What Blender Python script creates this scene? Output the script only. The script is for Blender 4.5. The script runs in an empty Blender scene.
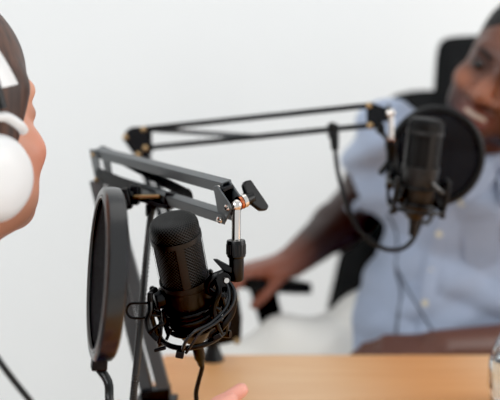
import bpy, bmesh, math, random
import numpy as np
from mathutils import Vector, Matrix
random.seed(4); np.random.seed(4)
V = Vector
F, HZ, CZ = 750.0, 120.0, 1.10            # focal length in photo pixels, horizon row, eye height
def P(px, py, d): return V(((px-250)/F*d, d, CZ-(py-HZ)/F*d))
COL = bpy.context.scene.collection

# ------------------------------------------------------------------ materials
def nd(nt, typ, **kw):
    n = nt.nodes.new(typ)
    for k, v in kw.items():
        if k in n.inputs: n.inputs[k].default_value = v
        else: setattr(n, k, v)
    return n
def srgb(c): return tuple(((x/255+0.055)/1.055)**2.4 if x/255 > 0.04045 else x/255/12.92 for x in c)+(1,)
def mat(name, rgb, rough=.5, metal=0, bump=0, bscale=200, var=.08, vscale=8, spec=.5, sheen=0, sss=0, coat=0, attr=False):
    m = bpy.data.materials.new(name); m.use_nodes = True
    nt = m.node_tree; b = nt.nodes['Principled BSDF']
    tc = nd(nt, 'ShaderNodeTexCoord')
    no = nd(nt, 'ShaderNodeTexNoise', Scale=vscale, Detail=4.0)
    nt.links.new(tc.outputs['Object'], no.inputs['Vector'])
    hs = nd(nt, 'ShaderNodeHueSaturation')
    mr = nd(nt, 'ShaderNodeMapRange'); mr.inputs['To Min'].default_value = 1-var; mr.inputs['To Max'].default_value = 1+var
    nt.links.new(no.outputs['Fac'], mr.inputs['Value']); nt.links.new(mr.outputs['Result'], hs.inputs['Value'])
    if attr:
        a = nd(nt, 'ShaderNodeAttribute'); a.attribute_name = 'Col'
        nt.links.new(a.outputs['Color'], hs.inputs['Color'])
    else: hs.inputs['Color'].default_value = srgb(rgb)
    nt.links.new(hs.outputs['Color'], b.inputs['Base Color'])
    b.inputs['Roughness'].default_value = rough; b.inputs['Metallic'].default_value = metal
    b.inputs['Specular IOR Level'].default_value = spec
    if sheen: b.inputs['Sheen Weight'].default_value = sheen
    if coat: b.inputs['Coat Weight'].default_value = coat
    if sss:
        b.inputs['Subsurface Weight'].default_value = sss; b.inputs['Subsurface Radius'].default_value = (.01, .004, .002)
        b.inputs['Subsurface Scale'].default_value = .6
    if bump:
        bn = nd(nt, 'ShaderNodeTexNoise', Scale=bscale, Detail=3.0); bu = nd(nt, 'ShaderNodeBump', Strength=bump, Distance=.001)
        nt.links.new(tc.outputs['Object'], bn.inputs['Vector']); nt.links.new(bn.outputs['Fac'], bu.inputs['Height'])
        nt.links.new(bu.outputs['Normal'], b.inputs['Normal'])
    return m
M = {}
M['wall'] = mat('wall_paint', (236, 237, 237), .9, bump=.1, bscale=60, var=.01, vscale=2)
M['floor'] = mat('floor_board', (226, 220, 212), .6, var=.06)
M['trim'] = mat('trim_paint', (240, 240, 238), .6, var=.01)
M['blackm'] = mat('black_matt_metal', (34, 32, 31), .36, .0, bump=.15, bscale=900, spec=.4)
M['blackp'] = mat('black_plastic', (11, 11, 12), .35, 0, spec=.4)
M['gun'] = mat('grey_arm_paint', (88, 92, 94), .34, .25, bump=.05, bscale=700, spec=.7)
M['gunb'] = mat('black_arm_paint', (18, 19, 22), .4, .0, spec=.3)
M['chrome'] = mat('chrome', (232, 226, 220), .12, 1, var=.02)
M['copper'] = mat('copper', (200, 120, 84), .2, 1)
M['brass'] = mat('brass_screw', (178, 150, 112), .3, 1)
M['rubber'] = mat('rubber_cord', (10, 10, 11), .5, spec=.4)
M['greycord'] = mat('grey_cord', (40, 42, 44), .22, spec=.5)
M['neck'] = mat('gooseneck', (66, 68, 68), .3, .5)
M['rim'] = mat('filter_rim', (26, 25, 25), .24, 0, spec=.7)
M['lip_hilite'] = mat('painted_lip_highlight', (120, 118, 116), .3, .3)  # pale grey standing in for the highlight along a hoop's inner edge
M['rimd'] = mat('dark_rim', (20, 20, 21), .5, spec=.3)
M['white'] = mat('white_plastic', (240, 240, 240), .35, 0, var=.01)
M['cush'] = mat('white_cushion', (222, 220, 220), .6, 0, bump=.2)
M['chair'] = mat('black_leather', (9, 9, 10), .6, spec=.25, bump=.2, bscale=300)
M['shirt'] = mat('blue_chambray', (160, 172, 194), .85, bump=.5, bscale=900, var=.10, vscale=25, sheen=.2)
M['button'] = mat('shell_button', (214, 208, 186), .3)
M['trouser'] = mat('offwhite_cotton', (238, 236, 230), .9, bump=.3, bscale=600, var=.03)
M['knit'] = mat('grey_knit', (150, 150, 156), .9, bump=.6, bscale=400)
M['denim'] = mat('denim', (60, 72, 100), .9, bump=.5, bscale=600)
M['skin'] = mat('skin', (200, 150, 120), .45, attr=True, var=.05, vscale=60, bump=.15, bscale=500, sss=.12)
M['mhair'] = mat('black_hair', (16, 14, 14), .7, bump=1, bscale=700)
M['teeth'] = mat('teeth', (205, 188, 172), .3)
M['eye'] = mat('eye', (30, 20, 16), .15)
M['eyew'] = mat('eye_white', (220, 210, 205), .25)
M['lip'] = mat('lip', (130, 74, 70), .4)
M['wlip'] = mat('wlip', (196, 110, 104), .4)
M['shoe'] = mat('shoe', (60, 50, 44), .6)

def wood(name, base, dark, axis=0):
    m = bpy.data.materials.new(name); m.use_nodes = True; nt = m.node_tree; b = nt.nodes['Principled BSDF']
    tc = nd(nt, 'ShaderNodeTexCoord'); mp = nd(nt, 'ShaderNodeMapping'); mp.inputs['Scale'].default_value = (2.2, 22, 22)
    n1 = nd(nt, 'ShaderNodeTexNoise', Scale=1.6, Detail=6.0, Roughness=.6, Distortion=.6)
    n2 = nd(nt, 'ShaderNodeTexNoise', Scale=2.0, Detail=2.0)
    cr = nd(nt, 'ShaderNodeValToRGB'); cr.color_ramp.elements[0].position = .3; cr.color_ramp.elements[0].color = srgb(dark)
    cr.color_ramp.elements[1].position = .62; cr.color_ramp.elements[1].color = srgb(base)
    nt.links.new(tc.outputs['Object'], mp.inputs['Vector']); nt.links.new(mp.outputs['Vector'], n1.inputs['Vector'])
    nt.links.new(tc.outputs['Object'], n2.inputs['Vector'])
    nt.links.new(n1.outputs['Fac'], cr.inputs['Fac'])
    # hue drifts towards pink to the right as boards change
    mx = nd(nt, 'ShaderNodeMix'); mx.data_type = 'RGBA'; mx.blend_type = 'MULTIPLY'; mx.inputs[0].default_value = 1
    sp = nd(nt, 'ShaderNodeSeparateXYZ'); nt.links.new(tc.outputs['Object'], sp.inputs['Vector'])
    m1 = nd(nt, 'ShaderNodeMath'); m1.operation = 'MULTIPLY_ADD'; m1.inputs[1].default_value = 17.0; m1.inputs[2].default_value = 9.25
    nt.links.new(sp.outputs['X'], m1.inputs[0])
    m2 = nd(nt, 'ShaderNodeMath'); m2.operation = 'COSINE'; nt.links.new(m1.outputs[0], m2.inputs[0])
    r2 = nd(nt, 'ShaderNodeMapRange'); r2.inputs['From Min'].default_value = -1; r2.inputs['To Min'].default_value = 0; nt.links.new(m2.outputs[0], r2.inputs['Value'])
    c2 = nd(nt, 'ShaderNodeValToRGB'); c2.color_ramp.elements[0].color = (.84, .60, .36, 1); c2.color_ramp.elements[1].color = (1, 1, 1, 1)
    nt.links.new(r2.outputs['Result'], c2.inputs['Fac']); nt.links.new(cr.outputs['Color'], mx.inputs[6]); nt.links.new(c2.outputs['Color'], mx.inputs[7])
    nt.links.new(mx.outputs[2], b.inputs['Base Color'])
    b.inputs['Roughness'].default_value = .42
    return m
M['oak'] = wood('oak_top', (246, 204, 160), (236, 186, 138))

def grille_mat(name='woven_grille', wire=(66, 65, 64)):
    m = bpy.data.materials.new(name); m.use_nodes = True; nt = m.node_tree; b = nt.nodes['Principled BSDF']
    uv = nd(nt, 'ShaderNodeUVMap'); uv.uv_map = 'UVMap'
    sx = nd(nt, 'ShaderNodeSeparateXYZ'); nt.links.new(uv.outputs['UV'], sx.inputs['Vector'])
    def math_(op, a, b_=None, v=None):
        n = nd(nt, 'ShaderNodeMath'); n.operation = op
        nt.links.new(a, n.inputs[0])
        if b_ is not None: nt.links.new(b_, n.inputs[1])
        if v is not None: n.inputs[1].default_value = v
        return n.outputs[0]
    s = math_('ADD', sx.outputs['X'], sx.outputs['Y']); d = math_('SUBTRACT', sx.outputs['X'], sx.outputs['Y'])
    a1 = math_('ABSOLUTE', math_('SINE', math_('MULTIPLY', s, v=math.pi)))
    a2 = math_('ABSOLUTE', math_('SINE', math_('MULTIPLY', d, v=math.pi)))
    mn = math_('MINIMUM', a1, a2)
    cr = nd(nt, 'ShaderNodeValToRGB'); nt.links.new(mn, cr.inputs['Fac'])
    cr.color_ramp.elements[0].position = .08; cr.color_ramp.elements[0].color = srgb(wire)
    cr.color_ramp.elements[1].position = .42; cr.color_ramp.elements[1].color = srgb((2, 2, 2)); b.inputs['Specular IOR Level'].default_value = .25
    nt.links.new(cr.outputs['Color'], b.inputs['Base Color'])
    bu = nd(nt, 'ShaderNodeBump', Strength=.9, Distance=.0006); bu.invert = True
    nt.links.new(mn, bu.inputs['Height']); nt.links.new(bu.outputs['Normal'], b.inputs['Normal'])
    b.inputs['Roughness'].default_value = .4
    return m
M['grille'] = grille_mat(); M['grille_dark'] = grille_mat('dark_woven_grille', (24, 24, 26))
def mesh_mat(name, alpha):
    m = bpy.data.materials.new(name); m.use_nodes = True; nt = m.node_tree; b = nt.nodes['Principled BSDF']
    tc = nd(nt, 'ShaderNodeTexCoord'); no = nd(nt, 'ShaderNodeTexNoise', Scale=900.0)
    nt.links.new(tc.outputs['Object'], no.inputs['Vector'])
    mr = nd(nt, 'ShaderNodeMapRange'); mr.inputs['To Min'].default_value = alpha-.06; mr.inputs['To Max'].default_value = alpha+.06
    nt.links.new(no.outputs['Fac'], mr.inputs['Value']); nt.links.new(mr.outputs['Result'], b.inputs['Alpha'])
    b.inputs['Base Color'].default_value = srgb((36, 36, 38)); b.inputs['Roughness'].default_value = .9
    b.inputs['Specular IOR Level'].default_value = .1
    return m
M['net'] = mesh_mat('nylon_mesh', .88)
def glass():
    m = bpy.data.materials.new('clear_glass'); m.use_nodes = True; nt = m.node_tree; b = nt.nodes['Principled BSDF']
    tc = nd(nt, 'ShaderNodeTexCoord'); no = nd(nt, 'ShaderNodeTexVoronoi', Scale=60.0)
    nt.links.new(tc.outputs['Object'], no.inputs['Vector'])
    bu = nd(nt, 'ShaderNodeBump', Strength=.5, Distance=.002); nt.links.new(no.outputs['Distance'], bu.inputs['Height'])
    nt.links.new(bu.outputs['Normal'], b.inputs['Normal'])
    b.inputs['Transmission Weight'].default_value = 1; b.inputs['Roughness'].default_value = .03; b.inputs['IOR'].default_value = 1.45
    b.inputs['Base Color'].default_value = (.93, .96, .97, 1)
    return m
M['glass'] = glass()
def hair_mat():
    m = bpy.data.materials.new('brown_hair'); m.use_nodes = True; nt = m.node_tree; b = nt.nodes['Principled BSDF']
    tc = nd(nt, 'ShaderNodeTexCoord'); mp = nd(nt, 'ShaderNodeMapping'); mp.inputs['Scale'].default_value = (60, 60, 5)
    no = nd(nt, 'ShaderNodeTexNoise', Scale=2.0, Detail=4.0)
    cr = nd(nt, 'ShaderNodeValToRGB'); cr.color_ramp.elements[0].position = .3; cr.color_ramp.elements[0].color = srgb((42, 30, 28))
    cr.color_ramp.elements[1].position = .75; cr.color_ramp.elements[1].color = srgb((108, 74, 58))
    nt.links.new(tc.outputs['Object'], mp.inputs['Vector']); nt.links.new(mp.outputs['Vector'], no.inputs['Vector'])
    nt.links.new(no.outputs['Fac'], cr.inputs['Fac']); nt.links.new(cr.outputs['Color'], b.inputs['Base Color'])
    bu = nd(nt, 'ShaderNodeBump', Strength=.6, Distance=.001); nt.links.new(no.outputs['Fac'], bu.inputs['Height']); nt.links.new(bu.outputs['Normal'], b.inputs['Normal'])
    b.inputs['Roughness'].default_value = .5
    return m
M['whair'] = hair_mat()

# ------------------------------------------------------------------ object helpers
def thing(name, label, cat, loc=(0, 0, 0), group=None):
    o = bpy.data.objects.new(name, None); COL.objects.link(o); o.location = loc; o.empty_display_size = .05
    o['label'] = label; o['category'] = cat
    if group: o['group'] = group
    return o
def tag(o, label, cat, group=None):
    o['label'] = label; o['category'] = cat
    if group: o['group'] = group
    return o
def wloc(o):
    l = V(o.location)
    while o.parent: o = o.parent; l += V(o.location)
    return l
def obj(name, bm, m, parent=None, smooth=True, bevel=0, label=None, origin=None, sub=0):
    """world-space bmesh -> one mesh object; origin shifted so that children sit under their thing"""
    me = bpy.data.meshes.new(name)
    bmesh.ops.recalc_face_normals(bm, faces=bm.faces)
    off = wloc(parent) if parent else (V(origin) if origin is not None else V((0, 0, 0)))
    for v in bm.verts: v.co -= off
    for f in bm.faces: f.smooth = smooth
    bm.to_mesh(me); bm.free(); me.materials.append(M[m] if isinstance(m, str) else m)
    o = bpy.data.objects.new(name, me); COL.objects.link(o)
    if parent: o.parent = parent
    elif origin is not None: o.location = origin
    if bevel:
        b = o.modifiers.new('b', 'BEVEL'); b.width = bevel; b.segments = 3; b.limit_method = 'ANGLE'; b.angle_limit = math.radians(35)
    if sub:
        s = o.modifiers.new('s', 'SUBSURF'); s.levels = sub; s.render_levels = sub
    if smooth and not sub:
        try:
            me.set_sharp_from_angle(angle=math.radians(38))
        except Exception: pass
    if label: o['label'] = label
    return o
def struct(name, bm, m, **k):
    o = obj(name, bm, m, smooth=False, **k); o['kind'] = 'structure'; return o
def NB(): return bmesh.new()
def box(bm, a, b):
    a, b = V(a), V(b); c = (a+b)/2; s = b-a
    r = bmesh.ops.create_cube(bm, size=1)
    for v in r['verts']: v.co = V((v.co.x*s.x, v.co.y*s.y, v.co.z*s.z))+c
def frame(u, hint):
    u = V(u).normalized(); w = u.cross(V(hint)).normalized(); v = w.cross(u).normalized(); return u, v, w
def obox(bm, c, axes, size):
    """oriented box: axes (u,v,w), size (su,sv,sw)"""
    r = bmesh.ops.create_cube(bm, size=1); u, v, w = axes
    for q in r['verts']: q.co = V(c)+u*q.co.x*size[0]+v*q.co.y*size[1]+w*q.co.z*size[2]
def prism(bm, pts, n, t):
    """flat plate: polygon points (world) extruded by thickness t along n"""
    n = V(n).normalized()
    a = [bm.verts.new(V(p)-n*t/2) for p in pts]; b = [bm.verts.new(V(p)+n*t/2) for p in pts]
    bm.faces.new(a); bm.faces.new(b[::-1]); k = len(a)
    for i in range(k): bm.faces.new((a[i], a[(i+1) % k], b[(i+1) % k], b[i]))
def spline(pts, n=8, closed=False):
    pts = [V(p) for p in pts]; out = []; k = len(pts)
    rng = range(k) if closed else range(k-1)
    for i in rng:
        if closed: p0, p1, p2, p3 = pts[(i-1) % k], pts[i], pts[(i+1) % k], pts[(i+2) % k]
        else: p0, p1, p2, p3 = pts[max(i-1, 0)], pts[i], pts[i+1], pts[min(i+2, k-1)]
        for j in range(n):
            t = j/n
            out.append(.5*((2*p1)+(p2-p0)*t+(2*p0-5*p1+4*p2-p3)*t*t+(3*p1-p0-3*p2+p3)*t**3))
    if not closed: out.append(pts[-1])
    return out
def tube(bm, pts, r, seg=10, closed=False, flat=None):
    """sweep; r number or list; flat=(direction, factor) squeezes the section"""
    k = len(pts); R_ = r if isinstance(r, (list, tuple)) else [r]*k
    T = []
    for i in range(k):
        a = pts[(i-1) % k] if closed or i > 0 else pts[i]; b = pts[(i+1) % k] if closed or i < k-1 else pts[i]
        T.append((b-a).normalized())
    h = V((0, 0, 1)) if abs(T[0].z) < .9 else V((1, 0, 0))
    nrm = (h-T[0]*h.dot(T[0])).normalized(); rings = []
    for i in range(k):
        nrm = (nrm-T[i]*nrm.dot(T[i])).normalized(); bi = T[i].cross(nrm); ring = []
        for j in range(seg):
            a = 2*math.pi*j/seg; o = nrm*math.cos(a)*R_[i]+bi*math.sin(a)*R_[i]
            if flat: d = V(flat[0]).normalized(); o = o-d*o.dot(d)*(1-flat[1])
            ring.append(bm.verts.new(pts[i]+o))
        rings.append(ring)
    for i in range(k if closed else k-1):
        A, B = rings[i], rings[(i+1) % k]
        for j in range(seg): bm.faces.new((A[j], A[(j+1) % seg], B[(j+1) % seg], B[j]))
    if not closed: bm.faces.new(rings[0][::-1]); bm.faces.new(rings[-1])
def cyl(bm, a, b, r, r2=None, seg=24): tube(bm, [V(a), V(b)], [r, r if r2 is None else r2], seg)
def lathe(bm, prof, base, axis, hint=(1, 0, 0), seg=48, uvk=None, a0=0, a1=2*math.pi, cap=False):
    """prof [(s along axis, radius)]"""
    u = V(axis).normalized(); x = (V(hint)-u*V(hint).dot(u)).normalized(); y = u.cross(x)
    full = abs(a1-a0-2*math.pi) < 1e-6; n = seg if full else seg+1; rings = []
    for s, r in prof:
        rings.append([bm.verts.new(V(base)+u*s+(x*math.cos(a0+(a1-a0)*j/seg)+y*math.sin(a0+(a1-a0)*j/seg))*max(r, 1e-5)) for j in range(n)])
    uvl = bm.loops.layers.uv.new('UVMap') if uvk else None
    L = 0
    for i in range(len(prof)-1):
        ds = math.hypot(prof[i+1][0]-prof[i][0], prof[i+1][1]-prof[i][1])
        for j in range(seg):
            j2 = (j+1) % n
            f = bm.faces.new((rings[i][j], rings[i][j2], rings[i+1][j2], rings[i+1][j]))
            if uvk:
                for l, (jj, LL) in zip(f.loops, ((j, L), (j+1, L), (j+1, L+ds), (j, L+ds))):
                    l[uvl].uv = (jj/seg*uvk[0], LL*uvk[1])
        L += ds
    if cap: bm.faces.new(rings[0][::-1]); bm.faces.new(rings[-1])
def ball(bm, c, r, sc=(1, 1, 1), seg=16):
    q = bmesh.ops.create_uvsphere(bm, u_segments=seg, v_segments=seg//2+2, radius=r)
    for v in q['verts']: v.co = V((v.co.x*sc[0], v.co.y*sc[1], v.co.z*sc[2]))+V(c)

# ------------------------------------------------------------------ implicit surfaces for bodies and cloth
def _pts(G): return G
class Field:
    def __init__(s): s.ops = []
    def cone(s, a, b, ra, rb=None, k=.01, sub=False): s.ops.append(('c', np.array(a, float), np.array(b, float), ra, ra if rb is None else rb, k, sub)); return s
    def ell(s, c, r, k=.01, rot=None, sub=False): s.ops.append(('e', np.array(c, float), np.array(r, float), rot, None, k, sub)); return s
    def plane(s, p, n, k=.002): s.ops.append(('p', np.array(p, float), np.array(n, float)/np.linalg.norm(n), None, None, k, 'cut')); return s
    def chain(s, pts, rs, k=.01):
        for i in range(len(pts)-1): s.cone(pts[i], pts[i+1], rs[i], rs[i+1], k)
        return s
    def ev(s, X):
        D = None
        for t, a, b, c, d, k, sub in s.ops:
            if t == 'c':
                ab = b-a; h = np.clip(((X-a)@ab)/(ab@ab+1e-12), 0, 1)
                v = np.linalg.norm(X-a-h[..., None]*ab, axis=-1)-(c+(d-c)*h)
            elif t == 'e':
                q = X-a
                if c is not None: q = q@np.array(c)
                k0 = np.linalg.norm(q/b, axis=-1); k1 = np.linalg.norm(q/(b*b), axis=-1)+1e-9
                v = k0*(k0-1)/k1
            else:
                v = (X-a)@b
            if D is None: D = v; continue
            if sub == 'cut': h = np.maximum(k-np.abs(D-v), 0)/k; D = np.maximum(D, v)+h*h*k*.25
            elif sub: v = -v; h = np.maximum(k-np.abs(D-v), 0)/k; D = np.maximum(D, v)+h*h*k*.25
            elif k <= 0: D = np.minimum(D, v)
            else: h = np.maximum(k-np.abs(D-v), 0)/k; D = np.minimum(D, v)-h*h*k*.25
        return D
def nets(fn, lo, hi, res):
    """naive surface nets, chunk-free"""
    lo = np.array(lo, float); n = np.ceil((np.array(hi)-lo)/res).astype(int)+1
    ax = [lo[i]+res*np.arange(n[i]) for i in range(3)]
    D = np.empty(n)
    YZ = np.stack(np.meshgrid(ax[1], ax[2], indexing='ij'), -1)
    for i in range(0, n[0], 8):
        xs = ax[0][i:i+8]; X = np.empty((len(xs),)+YZ.shape[:2]+(3,)); X[..., 0] = xs[:, None, None]; X[..., 1:] = YZ
        D[i:i+8] = fn(X)
    S = D < 0
    cs = [(i, j, k) for i in (0, 1) for j in (0, 1) for k in (0, 1)]
    sl = lambda A, c: A[c[0]:n[0]-1+c[0], c[1]:n[1]-1+c[1], c[2]:n[2]-1+c[2]]
    cnt = sum(sl(S, c).astype(np.int8) for c in cs); act = (cnt > 0) & (cnt < 8)
    I = np.argwhere(act); acc = np.zeros((len(I), 3)); w = np.zeros(len(I))
    for c1 in cs:
        for a in range(3):
            if c1[a]: continue
            c2 = list(c1); c2[a] = 1
            d1 = D[I[:, 0]+c1[0], I[:, 1]+c1[1], I[:, 2]+c1[2]]; d2 = D[I[:, 0]+c2[0], I[:, 1]+c2[1], I[:, 2]+c2[2]]
            m = (d1 < 0) != (d2 < 0); t = np.where(m, d1/(np.where(m, d1-d2, 1)), 0)
            p = np.array(c1, float)[None, :].repeat(len(I), 0); p[:, a] += t
            acc += p*m[:, None]; w += m
    verts = lo+res*(I+acc/w[:, None])
    idx = -np.ones(n, int); idx[I[:, 0], I[:, 1], I[:, 2]] = np.arange(len(I))
    faces = []
    for a in range(3):
        b, c = (a+1) % 3, (a+2) % 3
        sA = [slice(1, n[i]-1) for i in range(3)]; sA[a] = slice(0, n[a]-1); sB = list(sA); sB[a] = slice(1, n[a])
        A, B = S[tuple(sA)], S[tuple(sB)]
        E = np.argwhere(A != B); st = A[A != B]
        off = np.ones(3, int); off[a] = 0; E = E+off
        def g(db, dc): q = E.copy(); q[:, b] -= db; q[:, c] -= dc; return idx[q[:, 0], q[:, 1], q[:, 2]]
        Q = np.stack([g(1, 1), g(0, 1), g(0, 0), g(1, 0)], 1)
        Q[~st] = Q[~st][:, ::-1]; faces.append(Q)
    Fc = np.concatenate(faces); Fc = Fc[(Fc >= 0).all(1)]
    return verts, Fc
def smoothv(v, f, it=2):
    for _ in range(it):
        acc = np.zeros_like(v); c = np.zeros(len(v))
        for i in range(4):
            a, b = f[:, i], f[:, (i+1) % 4]
            np.add.at(acc, a, v[b]); np.add.at(c, a, 1); np.add.at(acc, b, v[a]); np.add.at(c, b, 1)
        v = v*.5+.5*acc/np.maximum(c, 1)[:, None]
    return v
def surf(name, pieces, m, parent, colf=None, label=None):
    """pieces: [(verts, faces, colors or None)] -> one mesh object"""
    off = np.array(wloc(parent)) if parent else 0
    vs, fs, cs, o = [], [], [], 0
    for v, f, c in pieces: vs.append(v-off); fs.append(f+o); o += len(v); cs.append(c if c is not None else np.ones((len(v), 3))*.5)
    vs, fs, cs = np.concatenate(vs), np.concatenate(fs), np.concatenate(cs)
    me = bpy.data.meshes.new(name); me.vertices.add(len(vs)); me.vertices.foreach_set('co', vs.ravel())
    me.loops.add(fs.size); me.loops.foreach_set('vertex_index', fs.ravel()); me.polygons.add(len(fs))
    me.polygons.foreach_set('loop_start', np.arange(len(fs))*4); me.polygons.foreach_set('loop_total', np.full(len(fs), 4))
    me.update(calc_edges=True); me.polygons.foreach_set('use_smooth', np.ones(len(fs), bool))
    a = me.color_attributes.new('Col', 'FLOAT_COLOR', 'POINT')
    a.data.foreach_set('color', np.concatenate([cs, np.ones((len(cs), 1))], 1).ravel())
    me.materials.append(M[m]); ob = bpy.data.objects.new(name, me); COL.objects.link(ob)
    if parent: ob.parent = parent
    if label: ob['label'] = label
    return ob
def lin(c): return np.array(srgb(c)[:3])
def bounds(f, pad=.02):
    lo = np.array([1e9]*3); hi = -lo
    for t, a, b, c, d, k, sub in f.ops:
        if sub: continue
        if t == 'c': r = max(c, d); lo = np.minimum(lo, np.minimum(a, b)-r); hi = np.maximum(hi, np.maximum(a, b)+r)
        elif t == 'e': lo = np.minimum(lo, a-b.max()); hi = np.maximum(hi, a+b.max())
    return lo-pad, hi+pad
def build(f, res, fn=None, sm=1, lo=None, hi=None):
    L, H = bounds(f)
    if lo is not None: L = np.maximum(L, lo)
    if hi is not None: H = np.minimum(H, hi)
    v, fc = nets(fn or f.ev, L, H, res); return smoothv(v, fc, sm), fc
def hand(f, wrist, fwd, pn, thumb, curls, sc=1.0, spread=.06, tcurl=.5, tdir=None):
    """palm and five jointed fingers. pn: palm-facing normal, thumb: side direction"""
    w = V(wrist); u = V(fwd).normalized(); n = V(pn); n = (n-u*n.dot(u)).normalized(); t = V(thumb); t = (t-u*t.dot(u)-n*t.dot(n)).normalized()
    ln = [(.046, .028, .022), (.050, .032, .024), (.047, .030, .023), (.036, .022, .020)]
    base = [(.092, .030), (.096, .010), (.090, -.010), (.082, -.029)]
    for i, ((a, b), L) in enumerate(zip(base, ln)):
        k0 = w+(u*a+t*b)*sc
        f.cone(w+(u*.012+t*b*.55)*sc, k0, .0155*sc, .0115*sc, k=.014)
    f.cone(w+(u*.03+t*.024+n*.006)*sc, w+(u*.06+t*.03+n*.006)*sc, .017*sc, .013*sc, k=.014)
    for i, ((a, b), L) in enumerate(zip(base, ln)):
        p = w+(u*a+t*b)*sc; ang = 0; r = (.0092, .0098, .0092, .008)[i]*sc
        sp = (1.4, .4, -.5, -1.5)[i]*spread
        for j in range(3):
            ang += curls[i][j]
            d = ((u+t*sp).normalized()*math.cos(ang)+n*math.sin(ang)).normalized()
            q = p+d*L[j]*sc; f.cone(p, q, r, r*.9, k=.004); p = q; r *= .9
    td = V(tdir).normalized() if tdir else (u*.75+t*.75+n*.25).normalized()
    p = w+(u*.028+t*.026+n*.006)*sc; q = p+td*.036*sc; f.cone(p, q, .0135*sc, .0115*sc, k=.008)
    d2 = (td*math.cos(tcurl)+(u*.6+n*.4).normalized()*math.sin(tcurl)).normalized()
    p2 = q+d2*.032*sc; f.cone(q, p2, .0112*sc, .010*sc, k=.004)
    f.cone(p2, p2+(d2+u*.15).normalized()*.024*sc, .0098*sc, .0085*sc, k=.004)
    return f

# ================================================================== SETTING
WY = 2.25
bm = NB(); box(bm, (-2.6, WY, 0), (3.2, WY+.12, 2.7)); struct('wall_back', bm, 'wall')
bm = NB(); box(bm, (-2.72, -2.5, 0), (-2.6, WY+.12, 2.7)); struct('wall_left', bm, 'wall')
bm = NB(); box(bm, (-2.72, -2.5, -.1), (3.2, WY+.12, 0)); struct('floor', bm, 'floor')
bm = NB(); box(bm, (-2.6, WY-.015, 0), (3.2, WY, .09)); struct('baseboard_back', bm, 'trim', bevel=.004)
bm = NB(); box(bm, (-2.6, -2.5, 0), (-2.585, WY-.015, .09)); struct('baseboard_left', bm, 'trim', bevel=.004)

# ================================================================== TABLE
TZ = .74; TX0, TX1, TY0, TY1 = -.133, 1.35, .42, 1.152
t = thing('table', 'light oak table with a plain square edge in front of the seated man', 'table', ((TX0+TX1)/2, .8, 0))
bm = NB(); box(bm, (TX0, TY0, TZ-.03), (TX1, TY1, TZ)); obj('tabletop', bm, 'oak', t, bevel=.003)
for x in (TX0+.09, TX1-.07):
    for y in (TY0+.07, TY1-.07):
        bm = NB(); cyl(bm, (x, y, 0), (x, y, TZ-.0295), .018, .026); obj('leg', bm, 'white', t)
bm = NB(); box(bm, (TX0+.06, TY0+.05, TZ-.055), (TX1-.06, TY0+.07, TZ-.0295)); box(bm, (TX0+.06, TY1-.07, TZ-.055), (TX1-.06, TY1-.05, TZ-.0295)); obj('apron', bm, 'white', t)

# ================================================================== SCISSOR ARMS
def channel(bm, a, b, up, hgt, wid, th=.0016):
    """U-shaped channel bar from a to b, open underneath"""
    u, v, w = frame(b-a, up); L = (b-a).length; c = (a+b)/2
    obox(bm, c+v*(hgt/2-th/2), (u, v, w), (L, th, wid))
    for s in (-1, 1): obox(bm, c+w*s*(wid/2-th/2), (u, v, w), (L, hgt, th))
def bolt(bm, c, n, r, t=.002):
    n = V(n).normalized(); lathe(bm, [(-.001, .0), (-.001, r), (t*.5, r), (t, r*.55), (t, 0)], c, n, hint=(0, 0, 1) if abs(n.z) < .9 else (1, 0, 0), seg=16)
def wing_knob(parent, c, axis, wdir, r=.008, L=.03, m='blackp', name='wing_knob'):
    """boss with a flat two-lobed wing"""
    a = V(axis).normalized(); wd = V(wdir); wd = (wd-a*wd.dot(a)).normalized(); th = a.cross(wd)
    bm = NB(); lathe(bm, [(0, 0), (0, r), (.012, r*.85), (.014, 0)], c, a, hint=wd, seg=20)
    pr = [(-L/2+.002, .005), (-L/2-.001, .009), (-L/2, .016), (-.005, .019), (.006, .022), (L/2-.002, .024), (L/2+.001, .020), (L/2-.001, .013), (.006, .006), (-.006, .004)]
    prism(bm, [V(c)+wd*x+a*y for x, y in pr], th, .0065)
    return obj(name, bm, m, parent, bevel=.0015)

# ---------------- front arm
E1, E2 = P(95, 154, .98), P(98, 179, .98)     # elbow bolts
H1, H2 = P(220, 188, .76), P(221, 219, .76)   # head bolts
ua = ((H1-E1)+(H2-E2)).normalized(); wa = ua.cross(V((0, 0, 1))).normalized()
if wa.x < 0: wa = -wa
wa = (wa+V((0, 0, .28))).normalized(); wa = (wa-ua*wa.dot(ua)).normalized()
va = wa.cross(ua); va = va if va.z > 0 else -va
BASE = V((TX0+.012, .95, TZ))
t = thing('microphone_stand', 'dark grey scissor boom stand nearest the camera, holding the large sharp microphone', 'microphone stand', BASE)
W2 = .0065
for nm, a, b in (('upper_bar', E1, H1), ('lower_bar', E2, H2)):
    bm = NB(); channel(bm, a-ua*.004+wa*W2, b+ua*.004+wa*W2, va, .0115, .0125); obj(nm, bm, 'gun', t, bevel=.0008)
# diagonal stay straps from elbow top to the lower bar
for s, pa, pb, hh in ((1, P(99, 157, .965), P(177, 199, .845), .014), (-1, P(101, 174, .965), P(158, 198, .87), .019)):
    bm = NB(); pa = pa+wa*(W2+s*.009); pb = pb+wa*(W2+s*.009); u, v, w = frame(pb-pa, va)
    obox(bm, (pa+pb)/2, (u, v, w), ((pb-pa).length, hh, .0022)); cyl(bm, pa-w*.0012, pa+w*.0012, .0075); cyl(bm, pb-w*.0012, pb+w*.0012, .0075)
    obj('stay_strap', bm, 'gunb', t, bevel=.0005)
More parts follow.
